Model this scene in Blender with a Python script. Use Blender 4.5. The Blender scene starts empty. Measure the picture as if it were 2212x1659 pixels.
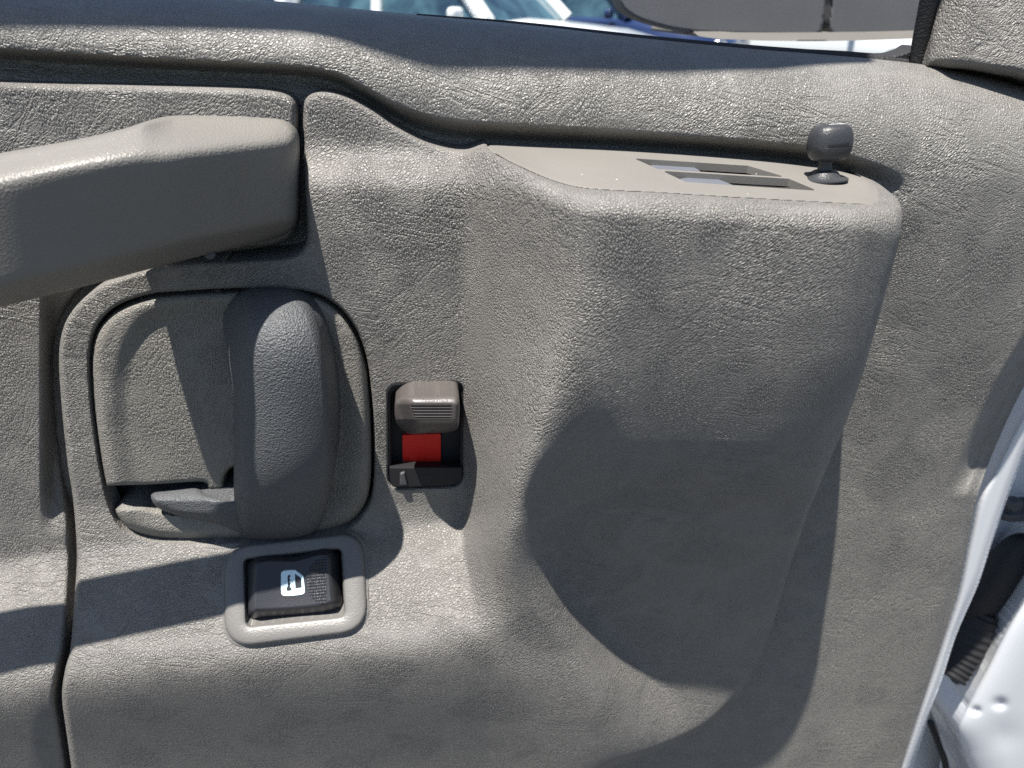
import bpy, math, random
import numpy as np
from mathutils import Vector, Matrix

# ------------------------------------------------------------------ camera
R = math.radians
PITCH, YAW = R(28.0), R(6.0)
FPX = 1550.0                       # focal length in units of a 2212 px wide picture
CX, CY = 1106.0, 829.5
EYE = 1.28                         # camera height above the ground, m
DC = 0.31                          # distance from camera to the door trim reference plane, m
cam_d = bpy.data.cameras.new('camera')
cam = bpy.data.objects.new('camera', cam_d)
bpy.context.scene.collection.objects.link(cam)
bpy.context.scene.camera = cam
cam.location = (0, 0, EYE)
cam.rotation_euler = (R(90) - PITCH, 0, -YAW)
cam_d.sensor_width = 36.0
cam_d.lens = 36.0 * FPX / 2212.0
cam_d.clip_start = 0.01
cam_d.clip_end = 500
cam_d.dof.use_dof = True
cam_d.dof.focus_distance = 0.30
cam_d.dof.aperture_fstop = 14.0

# ------------------------------------------------------------------ light
SUN = Vector((0.195, 0.19, -0.95)).normalized()      # direction the light travels
world = bpy.data.worlds.new('World')
bpy.context.scene.world = world
world.use_nodes = True
wn = world.node_tree
bg = wn.nodes['Background']
sky = wn.nodes.new('ShaderNodeTexSky')
sky.sky_type = 'NISHITA'
sky.sun_disc = False
sky.sun_elevation = math.asin(-SUN.z)
sky.sun_rotation = math.atan2(-SUN.x, -SUN.y)
sky.air_density = 1.0
sky.dust_density = 0.6
wn.links.new(sky.outputs[0], bg.inputs[0])
bg.inputs[1].default_value = 0.058
sun_d = bpy.data.lights.new('sun', 'SUN')
sun_d.energy = 5.0
sun_d.angle = R(0.55)
sun_d.color = (1.0, 0.955, 0.89)
sun = bpy.data.objects.new('sun', sun_d)
bpy.context.scene.collection.objects.link(sun)
sun.rotation_euler = SUN.to_track_quat('-Z', 'Y').to_euler()
vs = bpy.context.scene.view_settings
vs.view_transform = 'Standard'
vs.look = 'None'
vs.exposure = 1.08
vs.gamma = 1.0
vs.use_curve_mapping = False

COL = bpy.context.scene.collection
cy_ = bpy.context.scene.cycles
cy_.use_denoising = False
bpy.context.scene.render.filter_size = 1.2
cy_.max_bounces = 5; cy_.diffuse_bounces = 2; cy_.glossy_bounces = 3
cy_.transmission_bounces = 2; cy_.caustics_reflective = False; cy_.caustics_refractive = False

# ------------------------------------------------------------------ geometry helpers
cp, sp_, cyw, syw = math.cos(PITCH), math.sin(PITCH), math.cos(YAW), math.sin(YAW)

def rays(u, v):
    a = (u - CX) / FPX
    b = -(v - CY) / FPX
    fy = cp + b * sp_            # forward (horizontal)
    z = -sp_ + b * cp
    x = a * cyw + fy * syw
    y = -a * syw + fy * cyw
    return x, y, z

def unproj(u, v, p):
    """door-trim point: seen at (u,v), standing p cm proud of the reference plane"""
    x, y, z = rays(u, v)
    Y = DC - p * 0.01
    t = Y / y
    return x * t, Y + 0 * t, EYE + z * t

def at(u, v, Y):
    x, y, z = rays(u, v)
    t = Y / y
    return Vector((x * t, Y, EYE + z * t))

def sm(a, b, x):
    t = np.clip((x - a) / (b - a), 0, 1)
    return t * t * (3 - 2 * t)

def ramp(s, k=0.07):
    """0..1 linear ramp with rounded ends"""
    f = lambda q: k * np.logaddexp(0, q / k)
    return f(s) - f(s - 1)

def ramp2(s, k1, k2):
    return k1 * np.logaddexp(0, s / k1) - k2 * np.logaddexp(0, (s - 1) / k2)

def curve(pts):
    xs = np.array([q[0] for q in pts], float)
    ys = np.array([q[1] for q in pts], float)
    d = np.diff(ys) / np.diff(xs)
    m = np.zeros_like(ys)
    m[1:-1] = np.where(d[:-1] * d[1:] > 0, 2 * d[:-1] * d[1:] / (d[:-1] + d[1:] + 1e-12), 0)
    m[0], m[-1] = d[0], d[-1]
    def f(x):
        x = np.clip(np.asarray(x, float), xs[0], xs[-1])
        i = np.clip(np.searchsorted(xs, x) - 1, 0, len(xs) - 2)
        h = xs[i + 1] - xs[i]
        t = (x - xs[i]) / h
        return ((2*t**3 - 3*t**2 + 1) * ys[i] + (t**3 - 2*t**2 + t) * h * m[i]
                + (-2*t**3 + 3*t**2) * ys[i+1] + (t**3 - t**2) * h * m[i+1])
    return f

def closed(pts, n=6):
    """closed smooth outline through the points; a point given as (u, v, 1) is a sharp corner"""
    P = [np.array(q[:2], float) for q in pts]
    sharp = [len(q) > 2 for q in pts]
    out = []
    N = len(P)
    for i in range(N):
        p0, p1, p2, p3 = P[i-1], P[i], P[(i+1) % N], P[(i+2) % N]
        L = np.linalg.norm(p2 - p1)
        m1 = np.zeros(2) if sharp[i] else (p2 - p0) / (np.linalg.norm(p2-p1) + np.linalg.norm(p1-p0)) * L
        m2 = np.zeros(2) if sharp[(i+1) % N] else (p3 - p1) / (np.linalg.norm(p3-p2) + np.linalg.norm(p2-p1)) * L
        if sharp[i]: m1 = (p2 - p1)
        if sharp[(i+1) % N]: m2 = (p2 - p1)
        for k in range(n):
            t = k / n
            out.append((2*t**3-3*t**2+1)*p1 + (t**3-2*t**2+t)*m1 + (-2*t**3+3*t**2)*p2 + (t**3-t**2)*m2)
    return np.array(out)

def roundrect(c, r, n=8):
    """rounded quad through four corners (clockwise), corner radius r"""
    out = []
    P = [np.array(q, float) for q in c]
    for i in range(4):
        a, b, d = P[i-1], P[i], P[(i+1) % 4]
        ra = r[i] if isinstance(r, (list, tuple)) else r
        s = b + (a - b) / np.linalg.norm(a - b) * ra
        e = b + (d - b) / np.linalg.norm(d - b) * ra
        for k in range(n + 1):
            t = k / n
            out.append((1-t)**2 * s + 2*t*(1-t) * (b*0.9+0.1*(s+e)/2) + t*t * e)
    return np.array(out)

def sdf(poly, U, V):
    """signed distance (positive inside) and the nearest boundary point"""
    best = np.full(U.shape, 1e18)
    nu, nv = U.copy(), V.copy()
    ins = np.zeros(U.shape, bool)
    n = len(poly)
    for i in range(n):
        a, b = poly[i], poly[(i+1) % n]
        e = b - a
        L2 = e @ e
        if L2 < 1e-12: continue
        t = np.clip(((U-a[0])*e[0] + (V-a[1])*e[1]) / L2, 0, 1)
        qu, qv = a[0] + t*e[0], a[1] + t*e[1]
        d = (U-qu)**2 + (V-qv)**2
        k = d < best
        best[k] = d[k]; nu[k] = qu[k]; nv[k] = qv[k]
        if abs(e[1]) > 1e-12:
            c = ((a[1] > V) != (b[1] > V)) & (U < (b[0]-a[0])*(V-a[1])/e[1] + a[0])
            ins ^= c
    return np.where(ins, 1, -1) * np.sqrt(best), nu, nv

WM = {}                            # world matrix of every Empty; meshes stand at the origin

class Buf:
    def __init__(s):
        s.v = []; s.f = []; s.n = 0
    def add(s, verts, faces):
        verts = np.asarray(verts, float).reshape(-1, 3)
        s.v.append(verts)
        s.f += [tuple(int(i) + s.n for i in f) for f in faces]
        s.n += len(verts)
    def relief(s, outer, pf, step=3.0, holes=(), fil=0.0, fh=0.0, hfil=0.0, hfh=0.0,
               back=None, down=None):
        lo, hi = outer.min(0) - step, outer.max(0) + step
        us = np.arange(lo[0], hi[0] + step, step)
        vs_ = np.arange(lo[1], hi[1] + step, step)
        U, V = np.meshgrid(us, vs_)
        so, nu, nv = sdf(outer, U, V)
        sh = np.full(U.shape, 1e9)
        s_all = so.copy()
        for h in holes:
            d, hu, hv = sdf(h, U, V)
            d = -d
            k = d < s_all
            s_all[k] = d[k]; nu[k] = hu[k]; nv[k] = hv[k]
            sh = np.minimum(sh, d)
        k = np.abs(s_all) < 0.71 * step
        U2, V2 = np.where(k, nu, U), np.where(k, nv, V)
        s_all = np.where(k, 0, s_all)
        so = np.where(k, np.maximum(so, 0), so)
        so = np.where(k & (np.abs(so) < 0.72*step) & (so <= sh), 0, so)
        sh = np.where(k & (np.abs(sh) < 0.72*step), 0, sh)
        good = s_all >= 0
        P = pf(U2, V2) + 0.0 * U2
        if fil > 0:
            q = 1 - np.clip(so / fil, 0, 1)
            P = P - fh * (1 - np.sqrt(np.clip(1 - q*q, 0, 1)))
        if hfil > 0 and len(holes):
            q = 1 - np.clip(sh / hfil, 0, 1)
            P = P - hfh * (1 - np.sqrt(np.clip(1 - q*q, 0, 1)))
        fc = good[:-1, :-1] & good[1:, :-1] & good[1:, 1:] & good[:-1, 1:]
        idx = np.arange(U.size).reshape(U.shape)
        a, b, c, d = idx[:-1, :-1][fc], idx[1:, :-1][fc], idx[1:, 1:][fc], idx[:-1, 1:][fc]
        F = np.stack([a, b, c, d], 1)
        X, Y, Z = unproj(U2, V2, P)
        W = np.stack([X.ravel(), Y.ravel(), Z.ravel()], 1)
        used = np.unique(F)
        rem = np.full(U.size, -1); rem[used] = np.arange(len(used))
        F = rem[F]
        W = W[used]
        base = s.n
        s.v.append(W); s.n += len(W)
        s.f += (F + base).tolist()
        if back is not None:
            E = np.concatenate([F[:, [0, 1]], F[:, [1, 2]], F[:, [2, 3]], F[:, [3, 0]]])
            key = np.minimum(E[:, 0], E[:, 1]) * (len(W) + 1) + np.maximum(E[:, 0], E[:, 1])
            un, inv, cnt = np.unique(key, return_inverse=True, return_counts=True)
            B = E[cnt[inv] == 1]
            bu = np.unique(B)
            r2 = np.full(len(W), -1); r2[bu] = np.arange(len(bu))
            Wb = W[bu].copy()
            Wm = W[bu].copy()
            uu, vv = U2.ravel()[used][bu], V2.ravel()[used][bu]
            bp = back(uu, vv) + 0.0 * uu
            Yb = DC - bp * 0.01
            if down is None:
                Wb[:, 1] = np.maximum(Yb, Wb[:, 1] + 1e-4)
            else:
                Wb[:, 2] -= down
            n0 = s.n
            s.v.append(Wb); s.n += len(Wb)
            if down is None:
                t0, t1 = B[:, 1] + base, B[:, 0] + base
            else:
                s.v.append(Wm); s.n += len(Wm)
                t0, t1 = r2[B[:, 1]] + n0 + len(Wb), r2[B[:, 0]] + n0 + len(Wb)
            Q = np.stack([t0, t1, r2[B[:, 0]] + n0, r2[B[:, 1]] + n0], 1)
            s.f += Q.tolist()
    def box(s, c, h, M=None):
        v = [Vector((sx*h[0], sy*h[1], sz*h[2])) for sx in (-1, 1) for sy in (-1, 1) for sz in (-1, 1)]
        if M is not None: v = [M @ q for q in v]
        v = [q + Vector(c) for q in v]
        s.add([tuple(q) for q in v], [(0,1,3,2),(4,6,7,5),(0,4,5,1),(2,3,7,6),(0,2,6,4),(1,5,7,3)])
    def lathe(s, c, prof, n=48, sq=2.0, M=None, sy=1.0):
        """prof: (radius, z) pairs; sq > 2 makes the section squarish"""
        vv = []
        for r, z in prof:
            for k in range(n):
                a = 2*math.pi*k/n
                ca, sa = math.cos(a), math.sin(a)
                g = (abs(ca)**sq + abs(sa)**sq) ** (-1/sq)
                q = Vector((r*g*ca, r*g*sa*sy, z))
                if M is not None: q = M @ q
                vv.append(tuple(q + Vector(c)))
        ff = []
        for i in range(len(prof)-1):
            for k in range(n):
                k2 = (k+1) % n
                ff.append((i*n+k, i*n+k2, (i+1)*n+k2, (i+1)*n+k))
        ff.append(tuple(reversed(range(n))))
        ff.append(tuple((len(prof)-1)*n + k for k in range(n)))
        s.add(vv, ff)
    def tube(s, path, rad, n=14, sx=1.0):
        P = [Vector(q) for q in path]
        vv = []
        for i, q in enumerate(P):
            t = (P[min(i+1, len(P)-1)] - P[max(i-1, 0)]).normalized()
            up = Vector((0, 0, 1)) if abs(t.z) < .9 else Vector((0, 1, 0))
            a = t.cross(up).normalized(); b = a.cross(t)
            r = rad(i) if callable(rad) else rad
            for k in range(n):
                an = 2*math.pi*k/n
                vv.append(tuple(q + a*math.cos(an)*r*sx + b*math.sin(an)*r))
        ff = [(i*n+k, i*n+(k+1) % n, (i+1)*n+(k+1) % n, (i+1)*n+k) for i in range(len(P)-1) for k in range(n)]
        ff += [tuple(reversed(range(n))), tuple((len(P)-1)*n+k for k in range(n))]
        s.add(vv, ff)
    def build(s, name, mat, parent=None, smooth=True, bevel=0):
        V = np.concatenate(s.v)
        loc = Vector((0, 0, 0))
        me = bpy.data.meshes.new(name)
        me.from_pydata(V.tolist(), [], s.f)
        me.validate()
        if smooth:
            me.polygons.foreach_set('use_smooth', [True]*len(me.polygons))
            me.set_sharp_from_angle(angle=R(48))
        me.materials.append(mat)
        o = bpy.data.objects.new(name, me)
        COL.objects.link(o)
        if parent is not None:
            o.parent = parent
            o.matrix_parent_inverse = WM.get(parent.name, Matrix.Identity(4)).inverted()
        if bevel:
            b = o.modifiers.new('bevel', 'BEVEL'); b.width = bevel; b.segments = 3
            b.limit_method = 'ANGLE'; b.angle_limit = R(35)
        return o

def tag(o, label=None, cat=None, group=None, kind=None):
    if label: o['label'] = label
    if cat: o['category'] = cat
    if group: o['group'] = group
    if kind: o['kind'] = kind
    return o

def empty(name, loc, rz=0):
    e = bpy.data.objects.new(name, None)
    e.location = loc; e.rotation_euler = (0, 0, rz)
    COL.objects.link(e)
    WM[e.name] = Matrix.Translation(Vector(loc)) @ Matrix.Rotation(rz, 4, 'Z')
    return e

# ------------------------------------------------------------------ materials
def base_mat(name, col, rough=0.5, spec=0.5, metal=0.0, coat=0.0):
    m = bpy.data.materials.new(name)
    m.use_nodes = True
    b = m.node_tree.nodes['Principled BSDF']
    b.inputs['Base Color'].default_value = (*col, 1)
    b.inputs['Roughness'].default_value = rough
    b.inputs['Specular IOR Level'].default_value = spec
    b.inputs['Metallic'].default_value = metal
    b.inputs['Coat Weight'].default_value = coat
    return m, m.node_tree, b

def N(nt, typ, **kw):
    n = nt.nodes.new(typ)
    for k, v in kw.items():
        if k.startswith('_'): setattr(n, k[1:], v)
        else: n.inputs[k.replace('_', ' ')].default_value = v
    return n

def mth(nt, op, a, b=None, c=None):
    n = nt.nodes.new('ShaderNodeMath'); n.operation = op
    for i, q in enumerate((a, b, c)):
        if q is None: continue
        if isinstance(q, (int, float)): n.inputs[i].default_value = q
        else: nt.links.new(q, n.inputs[i])
    return n.outputs[0]

def grain_mat(name, col, rough=0.44, depth=0.9, cell=1.0, wrinkle=1.0, spec=0.6, fine=1.0, tint=0.02):
    """moulded vinyl: pebbled cells, stretched wrinkles in changing directions, a few long creases"""
    m, nt, b = base_mat(name, col, rough, spec)
    L = nt.links.new
    tc = N(nt, 'ShaderNodeTexCoord')
    # gentle warp of the coordinates
    nz = N(nt, 'ShaderNodeTexNoise', Scale=110.0, Detail=2.5, Roughness=0.55)
    L(tc.outputs['Object'], nz.inputs['Vector'])
    sub = N(nt, 'ShaderNodeVectorMath', _operation='SUBTRACT'); sub.inputs[1].default_value = (.5, .5, .5)
    L(nz.outputs['Color'], sub.inputs[0])
    scl = N(nt, 'ShaderNodeVectorMath', _operation='SCALE'); scl.inputs['Scale'].default_value = 0.0022
    L(sub.outputs[0], scl.inputs[0])
    add = N(nt, 'ShaderNodeVectorMath', _operation='ADD')
    L(tc.outputs['Object'], add.inputs[0]); L(scl.outputs[0], add.inputs[1])
    def oriented(rot, sc, stretch):
        mp = N(nt, 'ShaderNodeMapping', _vector_type='TEXTURE')
        mp.inputs['Rotation'].default_value = rot
        mp.inputs['Scale'].default_value = (stretch, 1, 1)
        L(add.outputs[0], mp.inputs['Vector'])
        vo = N(nt, 'ShaderNodeTexVoronoi', _feature='DISTANCE_TO_EDGE', Scale=sc)
        L(mp.outputs[0], vo.inputs['Vector'])
        e = mth(nt, 'MINIMUM', mth(nt, 'MULTIPLY', vo.outputs[0], 4.2), 1.0)
        e = mth(nt, 'POWER', e, 0.6)
        n2 = N(nt, 'ShaderNodeTexNoise', Scale=sc*0.85, Detail=1.5, Roughness=0.5)
        L(mp.outputs[0], n2.inputs['Vector'])
        r = mth(nt, 'ABSOLUTE', mth(nt, 'SUBTRACT', n2.outputs[0], 0.5))
        r = mth(nt, 'MINIMUM', mth(nt, 'MULTIPLY', r, 9.0), 1.0)
        return mth(nt, 'ADD', mth(nt, 'MULTIPLY', e, 0.75), mth(nt, 'MULTIPLY', r, 0.38))
    S = 980.0 / cell
    h1 = oriented((0, R(12), R(20)), S, 1.5)
    h2 = oriented((0, R(78), R(10)), S*1.05, 1.9)
    h3 = oriented((R(10), R(-38), 0), S*0.95, 2.2)
    def mask(sc, lo, hi, off):
        mp = N(nt, 'ShaderNodeMapping'); mp.inputs['Location'].default_value = (off, off*2, off*.7)
        L(tc.outputs['Object'], mp.inputs['Vector'])
        q = N(nt, 'ShaderNodeTexNoise', Scale=sc, Detail=1.5)
        L(mp.outputs[0], q.inputs['Vector'])
        mr = N(nt, 'ShaderNodeMapRange', _interpolation_type='SMOOTHSTEP')
        mr.inputs['From Min'].default_value = lo; mr.inputs['From Max'].default_value = hi
        L(q.outputs[0], mr.inputs['Value'])
        return mr.outputs[0]
    def mix(f, a, c):
        n = N(nt, 'ShaderNodeMix'); L(f, n.inputs[0]); L(a, n.inputs[2]); L(c, n.inputs[3])
        return n.outputs[0]
    h = mix(mask(28, .42, .56, 0), h1, h2)
    h = mix(mask(22, .48, .60, 3.1), h, h3)
    # long shallow creases
    def crease(rot, sc, st, w):
        mp = N(nt, 'ShaderNodeMapping', _vector_type='TEXTURE')
        mp.inputs['Rotation'].default_value = rot; mp.inputs['Scale'].default_value = (st, 1, 1)
        L(add.outputs[0], mp.inputs['Vector'])
        q = N(nt, 'ShaderNodeTexNoise', Scale=sc, Detail=3.0, Distortion=1.2)
        L(mp.outputs[0], q.inputs['Vector'])
        r = mth(nt, 'ABSOLUTE', mth(nt, 'SUBTRACT', q.outputs[0], 0.5))
        return mth(nt, 'MINIMUM', mth(nt, 'MULTIPLY', r, w), 1.0)
    c1 = crease((0, R(14), 0), 120, 6.0, 30)
    c2 = crease((0, R(-50), 0), 100, 5.0, 34)
    # depth varies from place to place
    amp = mth(nt, 'ADD', mth(nt, 'MULTIPLY', mask(35, .35, .65, 7.7), 0.22), 0.84)
    tot = mth(nt, 'MULTIPLY', h, amp)
    if wrinkle > 0:
        wm = mth(nt, 'MULTIPLY', mask(20, .46, .58, 5.2), 0.65*wrinkle)
        tot = mth(nt, 'ADD', tot, mth(nt, 'MULTIPLY', c1, wm))
        wm2 = mth(nt, 'MULTIPLY', mask(20, .50, .60, 9.4), 0.55*wrinkle)
        tot = mth(nt, 'ADD', tot, mth(nt, 'MULTIPLY', c2, wm2))
    fn = N(nt, 'ShaderNodeTexNoise', Scale=2600.0, Detail=2.0)
    L(tc.outputs['Object'], fn.inputs['Vector'])
    tot = mth(nt, 'ADD', tot, mth(nt, 'MULTIPLY', fn.outputs[0], 0.16*fine))
    bp = N(nt, 'ShaderNodeBump', Strength=1.0, Distance=0.00046*depth)
    L(tot, bp.inputs['Height'])
    L(bp.outputs[0], b.inputs['Normal'])
    # slightly uneven pigment and gloss
    pn = N(nt, 'ShaderNodeTexNoise', Scale=14.0, Detail=5.0, Roughness=0.6)
    L(tc.outputs['Object'], pn.inputs['Vector'])
    mr = N(nt, 'ShaderNodeMapRange')
    mr.inputs['To Min'].default_value = 1 - tint; mr.inputs['To Max'].default_value = 1 + tint
    mr.inputs['From Min'].default_value = .3; mr.inputs['From Max'].default_value = .7
    L(pn.outputs[0], mr.inputs['Value'])
    vm = N(nt, 'ShaderNodeVectorMath', _operation='SCALE'); vm.inputs[0].default_value = col
    L(mr.outputs[0], vm.inputs['Scale']); L(vm.outputs[0], b.inputs['Base Color'])
    mr2 = N(nt, 'ShaderNodeMapRange')
    mr2.inputs['To Min'].default_value = rough - .05; mr2.inputs['To Max'].default_value = rough + .07
    L(fn.outputs[0], mr2.inputs['Value']); L(mr2.outputs[0], b.inputs['Roughness'])
    return m

def fine_mat(name, col, rough=0.45, depth=1.0, sc=900.0, spec=0.5, dust=0.0, tint=0.05, coat=0):
    """smooth moulded plastic with a fine sparkle grain, optional dust specks"""
    m, nt, b = base_mat(name, col, rough, spec, coat=coat)
    L = nt.links.new
    tc = N(nt, 'ShaderNodeTexCoord')
    v = N(nt, 'ShaderNodeTexVoronoi', _feature='SMOOTH_F1', Scale=sc, Smoothness=0.6)
    n = N(nt, 'ShaderNodeTexNoise', Scale=sc*1.3, Detail=2.0)
    L(tc.outputs['Object'], v.inputs['Vector']); L(tc.outputs['Object'], n.inputs['Vector'])
    t = mth(nt, 'ADD', mth(nt, 'MULTIPLY', v.outputs[0], .7), n.outputs[0])
    bp = N(nt, 'ShaderNodeBump', Strength=1.0, Distance=0.00012*depth)
    L(t, bp.inputs['Height']); L(bp.outputs[0], b.inputs['Normal'])
    pn = N(nt, 'ShaderNodeTexNoise', Scale=30.0, Detail=6.0, Roughness=0.65)
    L(tc.outputs['Object'], pn.inputs['Vector'])
    mr = N(nt, 'ShaderNodeMapRange')
    mr.inputs['From Min'].default_value = .3; mr.inputs['From Max'].default_value = .7
    mr.inputs['To Min'].default_value = 1 - tint; mr.inputs['To Max'].default_value = 1 + tint
    L(pn.outputs[0], mr.inputs['Value'])
    vm = N(nt, 'ShaderNodeVectorMath', _operation='SCALE'); vm.inputs[0].default_value = col
    L(mr.outputs[0], vm.inputs['Scale'])
    out = vm.outputs[0]
    if dust > 0:
        d = N(nt, 'ShaderNodeTexVoronoi', _feature='F1', Scale=260.0)
        L(tc.outputs['Object'], d.inputs['Vector'])
        k = mth(nt, 'LESS_THAN', d.outputs['Distance'], 0.09)
        rnd = N(nt, 'ShaderNodeSeparateColor'); L(d.outputs['Color'], rnd.inputs[0])
        k = mth(nt, 'MULTIPLY', k, mth(nt, 'GREATER_THAN', rnd.outputs[0], 1 - dust))
        mx = N(nt, 'ShaderNodeMix', _data_type='RGBA')
        L(k, mx.inputs[0]); L(out, mx.inputs[6]); mx.inputs[7].default_value = (.62, .6, .55, 1)
        out = mx.outputs[2]
    L(out, b.inputs['Base Color'])
    return m

TAUPE = (0.194, 0.185, 0.171)
M = {}
M['vinyl'] = grain_mat('vinyl_grain', TAUPE, depth=1.0, cell=1.0)
M['pad'] = grain_mat('pad_vinyl', (0.188, 0.181, 0.166), depth=0.95, cell=1.05, spec=.75, rough=.42)
M['liner'] = grain_mat('handle_dish_vinyl', (0.205, 0.195, 0.174), depth=.9, cell=1.05, wrinkle=.7)
M['arm'] = fine_mat('armrest_plastic', (0.190, 0.181, 0.164), rough=0.38, depth=1.7, sc=1300)
M['plate'] = fine_mat('mirror_plate_plastic', (0.178, 0.169, 0.154), rough=0.55, depth=0.3, sc=1600, dust=.07)
M['bezel'] = fine_mat('switch_bezel_plastic', (0.150, 0.145, 0.138), rough=0.42, depth=.9, sc=1100)
M['lever'] = fine_mat('lever_plastic', (0.078, 0.082, 0.087), rough=0.5, depth=4.5, sc=1250, spec=.6)
M['dark'] = fine_mat('dark_switch_plastic', (0.026, 0.027, 0.032), rough=0.38, depth=.5, sc=1500)
M['knob'] = fine_mat('knob_plastic', (0.034, 0.036, 0.040), rough=0.42, depth=1.0, sc=1300, spec=.5)
M['black'] = fine_mat('black_recess_plastic', (0.010, 0.010, 0.012), rough=0.7, depth=.4, sc=1200)
M['slider'] = fine_mat('lock_slider_plastic', (0.088, 0.078, 0.074), rough=0.34, depth=.5, sc=1100, spec=.7)
M['red'] = fine_mat('red_indicator', (0.86, 0.022, 0.012), rough=0.5, depth=.2, sc=1500, tint=.03)
M['icon'] = fine_mat('icon_paint', (0.62, 0.80, 0.86), rough=0.5, depth=.2, sc=1500, tint=.02)
M['rubber'] = fine_mat('black_rubber', (0.018, 0.018, 0.020), rough=0.65, depth=3.0, sc=900)
M['hinge'] = fine_mat('dark_metal', (0.06, 0.06, 0.07), rough=0.4, depth=1.0, sc=500)

# ------------------------------------------------------------------ the door: relief functions (cm)
Vv = curve([(-700,100),(0,130),(300,148),(550,160),(650,166),(720,180),(780,212),(850,255),(920,285),
            (980,298),(1050,304),(1400,322),(1740,352),(1850,378),(1950,410),(2600,600)])
Vt = curve([(-700,-110),(0,-42),(300,-20),(550,0),(900,33),(1100,50),(1400,84),(1600,104),(1975,137),
            (2212,185),(2400,240),(2700,330)])

def p_back(u, v):
    m = sm(1740, 1990, u)
    vv, vt = Vv(u), Vt(u)
    t = np.clip((v - vt) / (vv - vt), 0, 1)
    tt = np.clip(t * 1.25, 0, 1)
    pad = -2.6 + 3.9 * np.sqrt(np.clip(1 - (1 - tt) ** 2, 0, 1))
    pad -= (1 - m) * 1.5 * sm(.84, 1.0, t)
    d = v - vv
    low_l = -0.2 + 0.45 * sm(0, 40, d)
    low_r = 1.3 - 0.9 * sm(0, 700, d) - (1.9 * sm(400, 1300, d)) * (1 - 1.0 * sm(1640, 2060, u + .22 * (v - 1200)))
    low = (1 - m) * low_l + m * low_r
    p = np.where(v < vv, pad, low)
    # the trim falls away towards the front edge of the door, with a shallow scoop near it
    xe = curve([(-200,2700),(300,2480),(700,2290),(842,2208),(985,2142),(1095,2104),(1200,2085),(1400,2030),(1700,1950),(2100,1840)])(v)
    e = xe - u
    p = p - 1.7 * (1 - sm(25, 70, e)) * sm(560, 800, v) * (1 - sm(985, 1075, v))
    p = p - .5 * (1 - sm(0, 26, e))
    return p

door = empty('van', (0, DC, EYE - 0.75))
tag(door, 'van with its front door open, grey leather-grained door trim and white painted edge', 'van')

b = Buf()
edge = [(2700,-200),(2440,300),(2235,740),(2150,885),(2108,960),(2090,1020),(2086,1090),(2088,1160),(2062,1300),(2005,1480),(1950,1650),(1880,1900)]
topline = [(x, float(Vt(x))) for x in (-600,-300,0,300,550,900,1100,1400,1600,1800,1975,2100,2212,2400,2600)]
outer = closed([(q[0], q[1]) for q in topline] + [(2700,400),(2440,480)] and
               [(x, y) for x, y in topline] + [(2640, 330)] + [(2380,520),(2290,700),(2208,842),(2142,985),(2104,1095),(2092,1160),(2062,1300),(2005,1480),(1950,1650),(1880,1950,1),(-600,1950,1)])
b.relief(outer, p_back, step=4.0, back=lambda u, v: -2.6 - 2.0*(v < 400))
back_panel = b.build('trim_panel', M['pad'], door)

# ------------------------------------------------------------------ lower console
Vc = curve([(-700,1300),(0,1212),(165,1188),(480,1163),(900,1138),(1010,1118),(1080,1100),(1200,1090)])
Ve = curve([(-700,1610),(140,1482),(500,1436),(900,1398),(1060,1362),(1200,1330)])

def p_ledge(u, v, base=2.5, top=6.4):
    s = (v - Vc(u)) / (Ve(u) - Vc(u))
    return base + (top - base) * ramp2(s, .022, .06) - 2.3*sm(1400, 1800, v)

def p_body(u, v):
    p = p_ledge(u, v) - .4 * sm(420, 1050, v) * (1 - sm(1080, 1200, v))
    p = p - 1.05 * (1 - ramp((v - 325) / 72, .13)) * (v < 700)
    return p

Vf = curve([(1000,300),(1050,322),(1100,347),(1150,371),(1200,391),(1250,404),(1300,409),(1400,414),(1600,426),(1870,441),(1935,444),(2000,446)])
Xa = curve([(200,1004),(700,1004),(1000,1003),(1130,1000),(1300,1022),(1400,1040),(1500,1050),(1950,1060)])
Xb = curve([(200,1240),(400,1262),(550,1255),(700,1225),(900,1165),(1080,1110),(1180,1095),(1300,1112),(1400,1140),(1500,1200),(1950,1300)])
Xc = curve([(200,1235),(700,1228),(850,1185),(960,1135),(1080,1112),(1200,1132),(1300,1172),(1400,1235),(1500,1290),(1600,1330),(1950,1400)])
Xd = curve([(200,1400),(850,1330),(1080,1235),(1200,1235),(1300,1275),(1400,1345),(1500,1430),(1600,1490),(1950,1600)])

Xr = curve([(400,1945),(456,1948),(500,1947),(545,1937),(650,1908),(780,1872),(900,1832),(1010,1786),(1125,1740),(1245,1700),(1380,1660),(1455,1625),(1512,1585),(1565,1530),(1612,1440),(1672,1290),(1950,1000)])

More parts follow.
